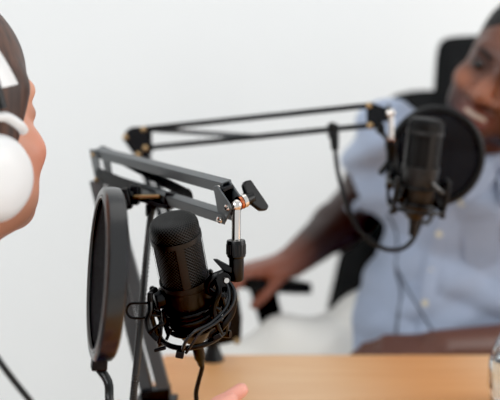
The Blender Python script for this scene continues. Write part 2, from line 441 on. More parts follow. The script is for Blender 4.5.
# head: two triangular plates and a bridge
def headpoly(o):
    c = H1*.5+H2*.5
    q = [(-.003, .019), (.003, .020), (.0185, .004), (.020, -.001), (.017, -.006), (.004, -.020), (-.002, -.021), (-.005, -.018), (-.005, .017)]
    return [c+ua*x+va*y+wa*o for x, y in q]
for o in (-.0012, .0142):
    bm = NB(); prism(bm, headpoly(o), wa, .002); obj('head_plate', bm, 'gun', t, bevel=.0006)
bm = NB(); c = (H1+H2)/2
obox(bm, c+ua*.004+va*.0155+wa*W2, (ua, va, wa), (.011, .004, .0135)); obox(bm, c+ua*.0005+wa*W2, (ua, va, wa), (.003, .03, .0130)); obj('bridge', bm, 'gunb', t, bevel=.001)
HN = c+ua*.0145+va*(-.001)
for p in (H1, H2, HN):
    bm = NB(); bolt(bm, p-wa*.0022, -wa, .0036, .0026); obj('bolt', bm, 'chrome', t)
# ball joint, pin and knob
bm = NB(); ball(bm, HN+wa*.0068+ua*.003, .0062); cyl(bm, HN+wa*.0155, HN+wa*.020, .0075); cyl(bm, HN-wa*.001, HN+wa*.022, .0028); obj('swivel_ball', bm, 'chrome', t)
bm = NB(); lathe(bm, [(-.0015, .0), (-.0015, .0068), (.0015, .0068), (.0015, 0)], HN+wa*.0130+ua*.001, wa); obj('washer', bm, 'copper', t)
wing_knob(t, HN+wa*.019, wa, V((.35, -.1, -.9)), .0065, .034)
PT = HN+wa*.0068+ua*.003; PB = P(236, 247, .752)
bm = NB(); cyl(bm, PT, PB, .0046); obj('spindle', bm, 'chrome', t)
bm = NB(); cyl(bm, PB+V((0, 0, .0015)), PB+V((0, 0, .0045)), .0062); obj('spindle_ring', bm, 'copper', t)
# elbow
for o in (-.0012, .0142):
    bm = NB(); q = [E1+ua*.005+va*.007, E1-ua*.010+va*.006, E1-ua*.011-va*.001, E2-ua*.006-va*.03, E2+ua*.004-va*.032, E2+ua*.012-va*.004, E1+ua*.012-va*.002]
    prism(bm, [p+wa*o for p in q], wa, .002); obj('elbow_plate', bm, 'gun', t, bevel=.0006)
for p in (E1, E2, E2-va*.027-ua*.002):
    bm = NB(); bolt(bm, p-wa*.0022, -wa, .0036, .0026); obj('bolt', bm, 'brass', t)
# lower segment down to the clamp
L1a, L2a = E2-va*.004-ua*.003, E2-va*.027-ua*.002
ft = P(160, 404, .955); 
jt = V((BASE.x, .95, TZ+.03))
for nm, a, b in (('lower_segment_bar', P(96, 180, .985), P(150, 402, .955)), ('lower_segment_bar', P(108, 186, .98), P(166, 396, .95))):
    bm = NB(); channel(bm, a, b, (1, 0, .3), .0155, .0125); obj(nm, bm, 'gun', t, bevel=.0008)
bm = NB(); c0 = (P(150, 402, .955)+P(166, 396, .95))/2
prism(bm, [c0+V(q) for q in ((-.022, 0, .012), (.016, 0, .016), (.012, 0, -.02), (-.016, 0, -.02))], (0, 1, 0), .020); obj('base_plate', bm, 'gunb', t, bevel=.001)
bm = NB(); cyl(bm, c0-V((0, 0, .015)), V((c0.x, c0.y, TZ-.001)), .011); obj('socket', bm, 'blackp', t)
bm = NB(); x0 = TX0
box(bm, (x0-.012, c0.y-.018, TZ), (x0+.04, c0.y+.018, TZ+.006)); box(bm, (x0-.012, c0.y-.018, TZ-.075), (x0-.006, c0.y+.018, TZ+.002)); box(bm, (x0-.012, c0.y-.018, TZ-.078), (x0+.035, c0.y+.018, TZ-.072))
obj('clamp', bm, 'gunb', t, bevel=.0015)
bm = NB(); cyl(bm, (x0+.018, c0.y, TZ-.11), (x0+.018, c0.y, TZ-.034), .004); cyl(bm, (x0+.018, c0.y, TZ-.036), (x0+.018, c0.y, TZ-.0302), .012); cyl(bm, (x0+.018, c0.y, TZ-.12), (x0+.018, c0.y, TZ-.105), .011, seg=8); obj('clamp_screw', bm, 'chrome', t)

# ---------------- microphone, front
def microphone(label, top, axis, side, front, gm='grille', group=None):
    """top: crown centre; axis: pointing from crown down the body"""
    A = V(axis).normalized(); S_ = V(side); S_ = (S_-A*S_.dot(A)).normalized(); Fv = A.cross(S_)
    if Fv.dot(V(front)) < 0: Fv = -Fv
    t = thing('microphone', label, 'microphone', top+A*.14, group)
    bm = NB(); R = .0250
    prof = [(0, 0)]+[(.0105*(1-math.cos(a))**1.7, .0248*math.sin(a)**.50) for a in [math.pi/2*i/14 for i in range(1, 15)]]+[(.018, .0247)]
    lathe(bm, prof, top, A, S_, 64, uvk=(44, 290)); obj('grille_cap', bm, gm, t)
    bm = NB(); lathe(bm, [(.017, .0246), (.0172, .0256), (.0222, .0258), (.0225, .0246)], top, A, S_, 64); obj('top_ring', bm, 'blackm', t)
    bm = NB(); lathe(bm, [(.0222, .0243), (.068, .0243)], top, A, S_, 64, uvk=(44, 290)); obj('grille_body', bm, gm, t)
    for a in (-.22, 1.35, 2.92, 4.49):
        aa = a
        bm = NB(); lathe(bm, [(.022, .0240), (.022, .0254), (.068, .0254), (.068, .0240)], top, A, Fv, 8, a0=aa-.16, a1=aa+.16); obj('grille_rib', bm, 'blackm', t)
    bm = NB(); lathe(bm, [(.067, .0240), (.0672, .0258), (.0735, .0258), (.0745, .0250), (.118, .0246), (.1195, .0236), (.1200, .0236), (.1215, .0232), (.139, .0135), (.142, .011), (.142, 0)], top, A, S_, 64); obj('housing', bm, 'blackm', t)
    bm = NB(); lathe(bm, [(0, 0), (0, .0042), (.0012, .0036), (.0012, 0)], top+A*.094+Fv*.0242, Fv, S_, 20); obj('status_knob', bm, 'blackp', t)
    # XLR plug
    return t, A, S_, Fv
top = P(172.5, 218.5, .742); ax = V((.14, .33, -.93))
mic, A, S_, Fv = microphone('large black condenser microphone in sharp focus on the nearer arm', top, ax, (1, 0, 0), (0, -1, 0))
def at(s, r, ang, top=top, A=A, S_=S_, Fv=Fv):   # position around mic; ang 0 = image right, pi/2 = towards the camera
    return top+A*s+(S_*math.cos(ang)+Fv*math.sin(ang))*r
bm = NB(); lathe(bm, [(.141, 0), (.141, .0072), (.150, .0072), (.151, .0062), (.166, .0058), (.168, .0048), (.176, .0030), (.176, 0)], top, A, S_, 24)
obj('cable_plug', bm, 'blackp', mic)
e = top+A*.172
cab = NB(); tube(cab, spline([e, e+A*.008, P(196.5, 390, .806), P(196.5, 402, .808), P(197, 425, .81), V((-.05, .83, TZ+.004)), V((-.02, .87, TZ+.0035)), V((.06, .86, TZ+.0035)), V((.11, .74, TZ+.0035)), V((.10, .50, TZ+.0035))], 10), .0026, 8)
tag(obj('microphone_cable', cab, 'rubber', origin=(-.05, .83, TZ)), 'black cable dropping from the underside of the large sharp microphone', 'cable')

# ---------------- shock mount
def shock(label, at, A, SOCK, sockr, parts, mscale=1.0, group=None):
    sm = thing('shock_mount', label, 'shock mount', SOCK, group)
    # inner clamp: two bands round the housing
    for s0 in (.097, .120):
        pts = [at(s0, .0268, a) for a in np.linspace(0, 2*math.pi, 40, endpoint=False)]
        bm = NB(); tube(bm, pts, .0022, 8, closed=True); obj('clamp_band', bm, 'blackp', sm)
    for a in (.3, 2.6, 3.9, 5.2):
        bm = NB(); tube(bm, [at(.094, .0285, a), at(.108, .0295, a), at(.122, .0285, a)], [.0026, .003, .0026], 8); obj('clamp_post', bm, 'blackp', sm)
    # outer ring frames, tilted against the mic axis
    for s0, r0, lo_, hi_ in ((.093, .0395, 2.55, 6.75), (.1265, .0365, 0, 2*math.pi)):
        full = hi_-lo_ > 6
        pts = [at(s0, r0, a) for a in np.linspace(lo_, hi_, 48, endpoint=not full)]
        bm = NB(); tube(bm, pts, .0027, 8, closed=full); obj('outer_ring', bm, 'blackp', sm)
    A6 = [2.62, 3.5, 4.4, 5.3, 6.1, 6.7]
    for a in A6:
        bm = NB(); tube(bm, spline([at(.085, .0400, a), at(.097, .0415, a), at(.119, .0395, a), at(.130, .0365, a)], 5), .0026, 8)
        ball(bm, at(.085, .0405, a), .0034); obj('strut', bm, 'blackp', sm)
    for i in range(5):
        p, q, r_, p2, r2 = at(.087, .0415, A6[i]), at(.106, .0300, (A6[i]+A6[i+1])/2), at(.127, .039, A6[i]), at(.087, .0415, A6[i+1]), at(.127, .039, A6[i+1])
        bm = NB(); tube(bm, spline([p, q, r2], 5), .0014, 6); obj('elastic_cord', bm, 'rubber', sm)
        bm = NB(); tube(bm, spline([r_, q+(r_-q)*.12, p2], 5), .0014, 6); obj('elastic_cord', bm, 'rubber', sm)
    for a in (2.3, .45):
        bm = NB(); tube(bm, [at(.112, .0285, a), at(.120, .0375, a)], .0018, 6); obj('elastic_cord', bm, 'rubber', sm)
    for a in (2.75, 4.4, .35):
        bm = NB(); c = at(.132, .037, a)
        lathe(bm, [(-.004, 0), (-.004, .0038), (.004, .0038), (.004, 0)], c, (at(.126, 1, a)-c), seg=10); obj('cord_peg', bm, 'blackp', sm)
    return sm
SOCK = P(235, 258, .752)
sm = shock('black spider shock mount with elastic cords cradling the large sharp microphone', at, A, SOCK, .009, None)
# socket that takes the spindle
d = V((0.02, 0, -1)).normalized()
bm = NB(); lathe(bm, [(-.003, .0044), (-.003, .0090), (-.001, .0096), (.013, .0094), (.015, .0076), (.036, .0070), (.038, .0058), (.038, 0)], PB+V((0, 0, .004)), d, seg=32); obj('socket', bm, 'blackp', sm)
bm = NB()
for k in range(20):
    a = k*math.pi/10; c = PB+V((math.cos(a)*.0094, math.sin(a)*.0094, .0)); tube(bm, [c+V((0, 0, .003)), c-V((0, 0, .007))], .0007, 5)
obj('socket_ribs', bm, 'blackm', sm)
K0 = P(229, 272, .752)
bm = NB(); prism(bm, [P(213, 259, .748), P(217, 259, .748), P(232, 267, .748), P(232, 273, .748), P(226, 272, .748), P(222, 269, .748)], (0, 1, 0), .006); obj('thumb_lever', bm, 'blackp', sm, bevel=.001)
br = spline([P(231, 272, .752), P(222, 275, .752), P(213, 279, .752), P(209, 290, .756), at(.09, .041, .25)], 8)
bm = NB(); tube(bm, br, [.0058-.00006*i for i in range(len(br))], 10, flat=((0, 1, 0), .7)); obj('bracket', bm, 'blackp', sm)
bm = NB(); lathe(bm, [(-.007, 0), (-.007, .0072), (.007, .0072), (.007, 0)], P(224, 278, .748), (0, 1, 0), (1, 0, 0), seg=20); obj('hinge', bm, 'blackp', sm)
bm = NB(); lathe(bm, [(0, 0), (0, .0032), (.003, .0026), (.003, 0)], P(226, 280, .740), (.3, -1, 0), (0, 0, 1), seg=12); obj('hinge_screw', bm, 'chrome', sm)
bm = NB(); tube(bm, spline([P(224, 279, .75), P(233, 292, .75), P(232, 312, .752), P(221, 328, .754), at(.118, .038, .2)], 8), .0036, 8, flat=((0, 1, 0), .6)); obj('curved_arm', bm, 'blackp', sm)
bm = NB(); tube(bm, spline([P(216, 279, .744), P(219, 292, .742), P(214, 306, .742), P(216, 322, .744), P(221, 334, .75)], 8), .0030, 8); tube(bm, spline([P(210, 288, .745), P(222, 297, .745)], 3), .002, 8); tube(bm, spline([P(210, 304, .742), P(220, 310, .745)], 3), .002, 8); tube(bm, spline([P(211, 316, .742), P(222, 321, .745)], 3), .0022, 8); obj('side_frame', bm, 'blackp', sm)
bm = NB(); obox(bm, P(217, 336, .748), frame((1, 0, .5), (0, 0, 1)), (.009, .006, .008)); obj('cord_clip', bm, 'blackp', sm, bevel=.001)
bm = NB(); obox(bm, P(180, 354, .728), frame((1, 0, -.2), (0, 0, 1)), (.008, .007, .007)); obj('cord_clip', bm, 'blackp', sm, bevel=.001)
# left knob and hooks
bm = NB(); kc = at(.083, .0265, math.pi-.35); ko = (kc-at(.083, 0, 0)).normalized()
lathe(bm, [(-.003, 0), (-.003, .0098), (.006, .0098), (.0075, .008), (.0075, 0)], kc, ko, A, seg=10); obj('clamp_knob', bm, 'blackp', sm, bevel=.0008)
bm = NB(); tube(bm, spline([P(156, 289, .75), P(150, 295, .742), P(150, 310, .738), P(147, 320, .736), P(149, 330, .735), P(158, 340, .733)], 8), .0026, 8); obj('side_hook', bm, 'blackp', sm)
bm = NB(); obox(bm, P(150, 297, .738), frame((0, 0, 1), (1, 0, 0)), (.009, .005, .006)); obj('cord_clip', bm, 'blackp', sm, bevel=.001)
bm = NB(); obox(bm, P(160, 349, .735), frame((1, 0, .25), (0, 0, 1)), (.012, .0035, .004)); obj('cord_peg', bm, 'blackp', sm, bevel=.001)
bm = NB(); tube(bm, spline([P(151, 303, .74), P(140, 303.2, .738), P(130, 304, .737), P(126.5, 311, .737), P(131, 317.5, .737), P(142, 318, .738), P(150, 316, .74), P(160, 315.5, .745)], 8), .0013, 8); obj('wire_loop', bm, 'rubber', sm)
bm = NB(); tube(bm, spline([P(149, 333, .732), P(158, 326, .728), P(164, 323, .73)], 6), .0016, 8); tube(bm, spline([P(158, 343, .73), P(161, 333, .728), P(160, 322, .73)], 6), .0015, 8); obj('elastic_cord', bm, 'rubber', sm)
# two glossy grey cords sweeping across the front
for off, r in ((0, .0017), (5, .0015)):
    bm = NB(); tube(bm, spline([P(222+off*.6, 276, .745), P(229+off, 290, .735), P(227+off, 306, .728), P(212+off, 322, .722), P(194+off*1.4, 332, .720), P(185+off*1.6, 343, .722), P(182+off*.8, 353, .728)], 10), r, 8); obj('cord', bm, 'greycord', sm)
bm = NB(); tube(bm, spline([at(.102, .0285, 2.4), at(.104, .0295, 1.7), at(.1035, .029, 1.0), at(.100, .030, .4), P(217, 300, .742)], 8), .0022, 8); obj('cord', bm, 'rubber', sm)

# ---------------- pop filters
def pop_filter(label, c, n, upv, R, group=None, thick=.011, hm='rim', rm='lip_hilite'):
    """double-layer mesh in a hoop"""
    t = thing('pop_filter', label, 'pop filter', c, group); n = V(n).normalized()
    bm = NB(); x = (V(upv)-n*V(upv).dot(n)).normalized()
    bm2 = NB(); lathe(bm2, [(thick/2-.001, R-.0088), (thick/2-.001, R-.0105), (thick/2+.0012, R-.0105), (thick/2+.0014, R-.0088), (thick/2-.001, R-.0088)], c, n, x, 96); obj('added_lip_ring', bm2, rm, t)  # added ring; its default grey paints a highlight on the hoop's lip
    prof = [(-thick/2, R-.0085), (-thick/2-.0012, R-.007), (-thick/2-.001, R-.003), (-thick/2+.001, R-.0006), (0, R), (thick/2-.001, R-.0006), (thick/2+.001, R-.003), (thick/2+.0012, R-.007), (thick/2, R-.0085), (0, R-.009), (-thick/2, R-.0085)]
    lathe(bm, prof, c, n, x, 96); obj('hoop', bm, hm, t)
    for s in (-1, 1):
        bm = NB(); lathe(bm, [(s*thick*.32, 0.0)]+[(s*thick*.32, (R-.0085)*i/6) for i in range(1, 7)], c, n, x, 64); obj('mesh_screen', bm, 'net', t)
    return t, n, x
R1 = .0775
pc = P(105.8, 272.5, .68)
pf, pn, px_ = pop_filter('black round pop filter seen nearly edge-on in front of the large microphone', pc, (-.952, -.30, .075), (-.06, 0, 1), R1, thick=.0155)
bt = pc-px_*R1
bm = NB(); u, v, w = frame(-px_, pn); obox(bm, bt-px_*.003, (u, v, w), (.013, .014, .013)); obj('stem_socket', bm, 'blackp', pf, bevel=.0015)
gp = spline([bt-px_*.008, P(108, 382, .68), P(109.5, 400, .682), P(112, 440, .69), P(118, 478, .72), P(127, 470, .76), P(131, 430, .79), P(133, 400, .80), P(137, 360, .81), P(142, 305, .825), P(147, 250, .845), P(151, 214, .86), P(153, 206, .863)], 26)
bm = NB(); tube(bm, gp, [.0036+.0006*(i % 2) for i in range(len(gp))], 10); obj('gooseneck', bm, 'neck', pf)
# clamp on the lower bar
cc = P(152, 199, .866)
bm = NB(); obox(bm, P(158, 203, .858), frame((1, -.6, -.2), (0, 0, 1)), (.040, .005, .017)); obox(bm, P(135, 195, .868), frame((1, 0, 0), (0, 0, 1)), (.010, .022, .018)); obox(bm, P(171, 200, .85), frame((1, -.4, -.2), (0, 0, 1)), (.010, .018, .016)); cyl(bm, P(150, 204, .862), P(150, 216, .862), .0052); obj('clamp', bm, 'gunb', pf, bevel=.0012)
bm = NB(); cyl(bm, P(126, 197, .862), P(160, 196.5, .850), .0026); obj('clamp_screw', bm, 'brass', pf)
bm = NB(); lathe(bm, [(-.006, 0), (-.006, .007), (.006, .007), (.006, 0)], P(129, 196, .862), (1, -.1, 0), (0, 0, 1), seg=12); obox(bm, P(126, 199, .852), frame((.25, 0, -1), (1, 0, 0)), (.024, .010, .012)); obj('clamp_knob', bm, 'blackp', pf, bevel=.0015)

# ---------------- rear arm
E1r, E2r = P(144, 129, 1.15), P(146, 148, 1.15); H1r, H2r = P(369, 105.5, 1.10), P(370, 125.5, 1.10)
ub = ((H1r-E1r)+(H2r-E2r)).normalized(); wb = ub.cross(V((0, 0, 1))).normalized(); wb = wb if wb.y > 0 else -wb
vb = V((0, 0, 1)); vb = (vb-ub*vb.dot(ub)).normalized()
FT = V((-.056, 1.125, TZ))
t = thing('microphone_stand', 'black scissor boom stand further back, reaching right to the blurred microphone', 'microphone stand', FT)
for nm, a, b in (('upper_bar', E1r, H1r), ('lower_bar', E2r, H2r)):
    bm = NB(); channel(bm, a+wb*.006, b+wb*.006, vb, .0085, .012); obj(nm, bm, 'gunb', t, bevel=.0006)
bm = NB(); pa, pb = P(150, 129.5, 1.165), P(262, 137, 1.14); u, v, w = frame(pb-pa, vb); obox(bm, (pa+pb)/2, (u, v, w), ((pb-pa).length, .0075, .003)); obj('stay_strap', bm, 'gun', t)
for o in (-.0015, .0135):
    bm = NB(); q = [(126, 131), (132, 127), (149, 126), (150, 152), (147, 158), (137, 158), (132, 152), (123, 139)]
    prism(bm, [P(x, y, 1.15)+wb*o for x, y in q], wb, .002); obj('elbow_plate', bm, 'gunb', t, bevel=.0006)
    bm = NB(); q = [(366, 103), (371, 102), (389, 109), (391, 114), (388, 118), (374, 129), (367, 129)]
    prism(bm, [P(x, y, 1.10)+wb*o for x, y in q], wb, .002); obj('head_plate', bm, 'gunb', t, bevel=.0006)
for x, y, d_ in ((126, 137, 1.15), (144, 129, 1.15), (146, 148, 1.15), (139, 154.5, 1.15), (369, 105.5, 1.10), (370, 125.5, 1.10), (389.5, 113, 1.10)):
    bm = NB(); bolt(bm, P(x, y, d_)-wb*.0022, -wb, .0045, .003); obj('bolt', bm, 'brass' if d_ > 1.12 or x < 380 else 'chrome', t)
bm = NB(); ball(bm, P(391, 113, 1.10), .0065); cyl(bm, P(391, 113, 1.10), P(391, 142, 1.10), .0040); obj('spindle', bm, 'chrome', t)
bm = NB(); cyl(bm, P(391, 139, 1.10), P(391, 141, 1.10), .006); obj('spindle_ring', bm, 'copper', t)
wing_knob(t, P(389, 113, 1.115), (0, 1, 0), (.3, 0, 1), .006, .026)
for a, b in ((P(137, 152, 1.155), P(206, 338, 1.13)), (P(145, 150, 1.155), P(216, 334, 1.13))):
    bm = NB(); channel(bm, a, b, (1, 0, .3), .009, .012); obj('lower_segment_bar', bm, 'gunb', t, bevel=.0006)
bm = NB(); lathe(bm, [(0, 0), (0, .017), (.004, .0165), (.016, .011), (.026, .010), (.034, .010), (.034, 0)], FT, (0, 0, 1), seg=32); obj('foot', bm, 'blackp', t)
bm = NB(); q = [(206, 344), (222, 344), (241, 340), (242, 318), (238, 292), (230, 290), (224, 318), (212, 328), (204, 332)]
prism(bm, [P(x, y, 1.125) for x, y in q], (0, 1, 0), .012); obj('base_plate', bm, 'gunb', t, bevel=.003)
for hx, hy, hr in ((237, 341, .005), (236, 298, .004)): bm = NB(); cyl(bm, P(hx, hy, 1.113), P(hx, hy, 1.137), hr); obj('hinge', bm, 'brass', t)
# clip and looping cable
bm = NB(); obox(bm, P(333, 131, 1.106), frame((1, 0, .08), (0, 0, 1)), (.015, .022, .018)); cyl(bm, P(334, 133, 1.102), P(335, 150, 1.10), .0075, .0055); ball(bm, P(332, 126, 1.10), .006)
obj('cable_clip', bm, 'blackp', t, bevel=.002)
bm = NB(); tube(bm, spline([P(335, 148, 1.10), P(338, 172, 1.09), P(346, 202, 1.08), P(359, 229, 1.075), P(378, 246, 1.07), P(396, 250, 1.07), P(410, 243, 1.07), P(419, 226, 1.075), P(422, 208, 1.08)], 10), .0034, 8)
tag(obj('microphone_cable', bm, 'rubber', origin=P(378, 246, 1.07)), 'dark cable looping down from the rear arm across the blue shirt', 'cable')
# ---------------- rear microphone and its mount
topr = P(427, 118, 1.035); axr = V((-.10, .10, -.99))
micr, Ar, Sr, Fr = microphone('blurred black microphone against the dark round filter in front of the man', topr, axr, (1, 0, 0), (0, -1, 0), gm='grille_dark')
def atr(s, r, ang): return topr+Ar*s+(Sr*math.cos(ang)+Fr*math.sin(ang))*r
bm = NB(); lathe(bm, [(.141, 0), (.141, .0072), (.150, .0072), (.151, .0062), (.166, .0058), (.166, 0)], topr, Ar, Sr, 24); obj('cable_plug', bm, 'blackp', micr)
SR = P(391, 150, 1.10)
sr = shock('blurred black shock mount round the rear microphone', atr, Ar, SR, .009, None)
bm = NB(); lathe(bm, [(0, .0044), (0, .0092), (.013, .0090), (.015, .0076), (.036, .0070), (.036, 0)], P(391, 140, 1.10), (0, 0, -1), seg=24); obj('socket', bm, 'blackp', sr)
bm = NB(); obox(bm, P(384, 168, 1.09), frame((-.7, 0, -1), (0, 1, 0)), (.022, .006, .008)); obj('thumb_lever', bm, 'blackp', sr, bevel=.001)
bm = NB(); tube(bm, spline([P(391, 164, 1.10), P(390, 174, 1.08), atr(.10, .04, math.pi)], 6), .006, 8); tube(bm, spline([P(391, 166, 1.10), P(400, 180, 1.06), atr(.112, .036, 2.4)], 6), .004, 8); obj('bracket', bm, 'blackp', sr)
bm = NB(); tube(bm, spline([atr(.085, .031, 1.2), atr(.093, .034, .9), atr(.099, .036, .5)], 6), .0022, 8); obj('tension_pin', bm, 'gun', sr)
pr, prn, prx = pop_filter('black round pop filter facing the camera beside the smiling man', P(436, 156, 1.13), (.12, -.98, -.05), (0, 0, 1), .0765, hm='rimd', rm='rimd')
gp = spline([P(436, 156, 1.13)-prx*.075, P(428, 222, 1.13), P(418, 218, 1.125), P(404, 196, 1.12), P(397, 170, 1.115), P(392, 146, 1.112), P(380, 131, 1.108)], 14)
bm = NB(); tube(bm, gp, [.0034+.0006*(i % 2) for i in range(len(gp))], 8); obj('gooseneck', bm, 'neck', pr)
bm = NB(); obox(bm, P(380, 128, 1.108), frame((1, 0, .1), (0, 0, 1)), (.012, .014, .016)); obj('clamp', bm, 'blackp', pr, bevel=.001)

# ================================================================== OFFICE CHAIR
fw = V((-.40, -.917, 0)); rt = V((-.917, .40, 0))        # forward, and towards the picture's left
cc0 = V((.37, 1.47, 0))
ch = thing('office_chair', 'black high-backed office chair the man sits in', 'chair', cc0)
def cl(f_, r_, z): return cc0+fw*f_+rt*r_+V((0, 0, z))
def cushion(name, c, axes, size, m='chair', pinch=.2, top=1.0):
    bm = NB(); r = bmesh.ops.create_cube(bm, size=1); bmesh.ops.subdivide_edges(bm, edges=bm.edges[:], cuts=8, use_grid_fill=True)
    u, v, w = axes
    for q in bm.verts:
        x, y, z = q.co*2
        n = (abs(x)**6+abs(y)**6+1e-9)**(1/6); k = 1/max(1, (x**6+y**6)**(1/6)) if n > 0 else 1
        x, y = x*k, y*k; zz = z*(1-.45*max(abs(x), abs(y))**4); y2 = y; x2 = x*(1+(top-1)*(y+1)/2)
        q.co = V(c)+u*x2*size[0]/2+v*y2*size[1]/2+w*zz*size[2]/2
    return obj(name, bm, m, ch)
cushion('seat', cl(.0, 0, .475), (rt, fw, V((0, 0, 1))), (.50, .50, .10))
bu = (V((0, 0, 1))-fw*.12).normalized(); bw = bu.cross(rt).normalized()
cushion('backrest', cl(-.27, .02, .84), (rt, bu, bw), (.62, .66, .09), top=.55)
cushion('headrest', cl(-.30, -.038, 1.172), (rt, bu, bw), (.20, .24, .10), top=.9)
bm = NB(); cyl(bm, cl(0, 0, .10), cl(0, 0, .40), .03); cyl(bm, cl(0, 0, .38), cl(0, 0, .43), .09); obj('column', bm, 'blackp', ch)
for k in range(5):
    a = k*2*math.pi/5+.3; d_ = V((math.cos(a), math.sin(a), 0)); bm = NB(); tube(bm, [cc0+V((0, 0, .12)), cc0+d_*.28+V((0, 0, .075))], [.026, .016], 10); leg = obj('base_leg', bm, 'blackp', ch)
    bm = NB(); q = cc0+d_*.28+V((0, 0, .028)); s = d_.cross(V((0, 0, 1))); cyl(bm, q-s*.018, q+s*.018, .028); o = obj('caster', bm, 'blackp', ch)
# arm rests
for s, xyz in ((1, (P(300, 284, 1.50), P(234, 279, 1.36))),):
    a, b = xyz; u = (b-a).normalized(); bm = NB(); w = u.cross(V((0, 0, 1))).normalized()
    o = cushion('armrest', (a+b)/2-V((0, 0, .004)), (w, u, V((0, 0, 1))), (.085, (b-a).length, .030))
    bm = NB(); m0 = P(262, 286, 1.43); m1 = P(272, 335, 1.46); prism(bm, [m0+V((-.026, 0, 0)), m0+V((.026, 0, 0)), m1+V((.028, 0, 0)), m1+V((-.016, 0, 0))], (0, 1, 0), .03); obj('arm_strut', bm, 'chair', ch, bevel=.004)
    bm = NB(); tube(bm, spline([m1+V((.006, 0, .01)), m1+V((.02, 0, -.12)), m1+V((.10, 0, -.21)), cl(0, .1, .42)], 6), .018, 10); obj('arm_bracket', bm, 'chair', ch)
a, b = cl(-.12, -.31, .74), cl(.16, -.31, .74); cushion('armrest', (a+b)/2, (rt, fw, V((0, 0, 1))), (.085, .28, .03))
bm = NB(); tube(bm, spline([cl(.02, -.31, .73), cl(.02, -.30, .55), cl(.0, -.2, .44), cl(0, -.08, .42)], 6), .018, 10); obj('arm_bracket', bm, 'chair', ch)

# ================================================================== THE MAN
SKM = lin((84, 52, 41)); SKMd = lin((50, 31, 26)); SKM_hilite = lin((134, 84, 62))
man = thing('person', 'smiling bearded man in a light blue short-sleeved shirt and off-white trousers', 'person', cc0)
def head_field(w=1.0, nose=1.0, smile=0):
    f = Field()
    f.ell((0, -.012, .038), (.076*w, .098, .086)); f.ell((0, .028, -.015), (.066*w, .070, .085), k=.03)
    f.ell((0, .030, -.068), (.052*w, .055, .044), k=.03); f.ell((0, .074, -.098), (.022, .018, .018), k=.025)
    for s in (-1, 1):
        f.ell((s*.044, .066, -.034), (.022, .020, .020), k=.02)
        f.ell((s*.050, .030, -.075), (.014, .03, .022), k=.03)
    f.cone((-.036, .086, .022), (.036, .086, .022), .0105, k=.02)
    for s in (-1, 1): f.ell((s*.031, .104, .000), (.019, .015, .013), k=.014, sub=True)
    for s in (-1, 1): f.ell((s*.031, .0815, .000), (.0165, .0130, .0115), k=.006)
    f.cone((0, .094, .008), (0, .1135, -.034), .0068, .0105*nose, k=.010)
    for s in (-1, 1): f.ell((s*.0135*nose, .102, -.039), (.0085*nose, .010, .0075), k=.007)
    f.cone((-.022, .090, -.0655+.005*smile), (0, .101, -.0615), .004, .0062, k=.006); f.cone((.022, .090, -.0655+.005*smile), (0, .101, -.0615), .004, .0062, k=.006)
    f.cone((-.018, .090, -.080), (.0, .098, -.0845), .005, .0075, k=.006); f.cone((.018, .090, -.080), (0, .098, -.0845), .005, .0075, k=.006)
    if smile: f.ell((0, .102, -.0725), (.029, .016, .0085), k=.004, sub=True)
    else: f.cone((-.024, .102, -.0715), (.024, .102, -.0715), .0022, k=.003, sub=True)
    for s in (-1, 1): f.ell((s*(.079*w if not smile else .073), -.006-.016*smile, -.012), (.009, .019, .031), k=.008)
    f.cone((0, -.022, -.07), (0, -.045, -.19), .052*w, .056*w, k=.03)
    return f
def xf(mtx, v):
    m = np.array(mtx); return v@m[:3, :3].T+m[:3, 3]
def hmatrix(c, fwd, up, s):
    f_ = V(fwd).normalized(); u = V(up); u = (u-f_*u.dot(f_)).normalized(); x = f_.cross(u)
    m = Matrix((( x.x*s, f_.x*s, u.x*s, c[0]), (x.y*s, f_.y*s, u.y*s, c[1]), (x.z*s, f_.z*s, u.z*s, c[2]), (0, 0, 0, 1)))
    return m
HS = 1.10
HM = hmatrix(P(518, 70, 1.30), (-.62, -.77, -.12), (.54, -.10, .83), HS)
hf = head_field(1.0, 1.35, 1)
v, fc = build(hf, .0028, lo=(-.1, -.13, -.2), sm=1)
c = np.tile(SKM, (len(v), 1))
def blend(c, col, w): w = np.clip(w, 0, 1)[:, None]; return c*(1-w)+col*w
hd = lambda q, r: np.exp(-((v-np.array(q))**2/np.array(r)**2).sum(1))
c = blend(c, SKM_hilite*1.8, hd((0, .11, -.03), (.02, .02, .022)));  # highlights painted into the skin colour on nose and cheeks
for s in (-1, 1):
    c = blend(c, SKM_hilite*1.5, hd((s*.042, .08, -.032), (.02, .03, .016)))
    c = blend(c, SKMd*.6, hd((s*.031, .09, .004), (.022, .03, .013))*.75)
c = blend(c, SKM_hilite*1.1, hd((0, .09, .06), (.05, .04, .025))*.6)
beard = ((v[:, 2] < -.030-.12*v[:, 1]) & (v[:, 1] > -.01)) * np.clip((-.030-.12*v[:, 1]-v[:, 2])/.014, 0, 1)*np.clip((v[:, 1]+.01)/.01, 0, 1)*(1-np.clip((-.112-v[:, 2])/.01, 0, 1))
mouth = hd((0, .1, -.073), (.026, .03, .014)); cheek = hd((.0, .08, -.045), (.05, .05, .012))
side = np.clip((.085-v[:, 1])/.03, .25, 1)
c = blend(c, lin((24, 18, 17)), np.clip(beard*side*1.0-mouth*.9, 0, .9))
c = blend(c, lin((24, 18, 17)), hd((0, .1, -.051), (.024, .03, .005))*.7)
c = blend(c, lin((126, 66, 60)), np.clip(mouth*1.2, 0, .8)*(np.abs(v[:, 2]+.073) < .02))
head_piece = (xf(HM, v), fc, c)
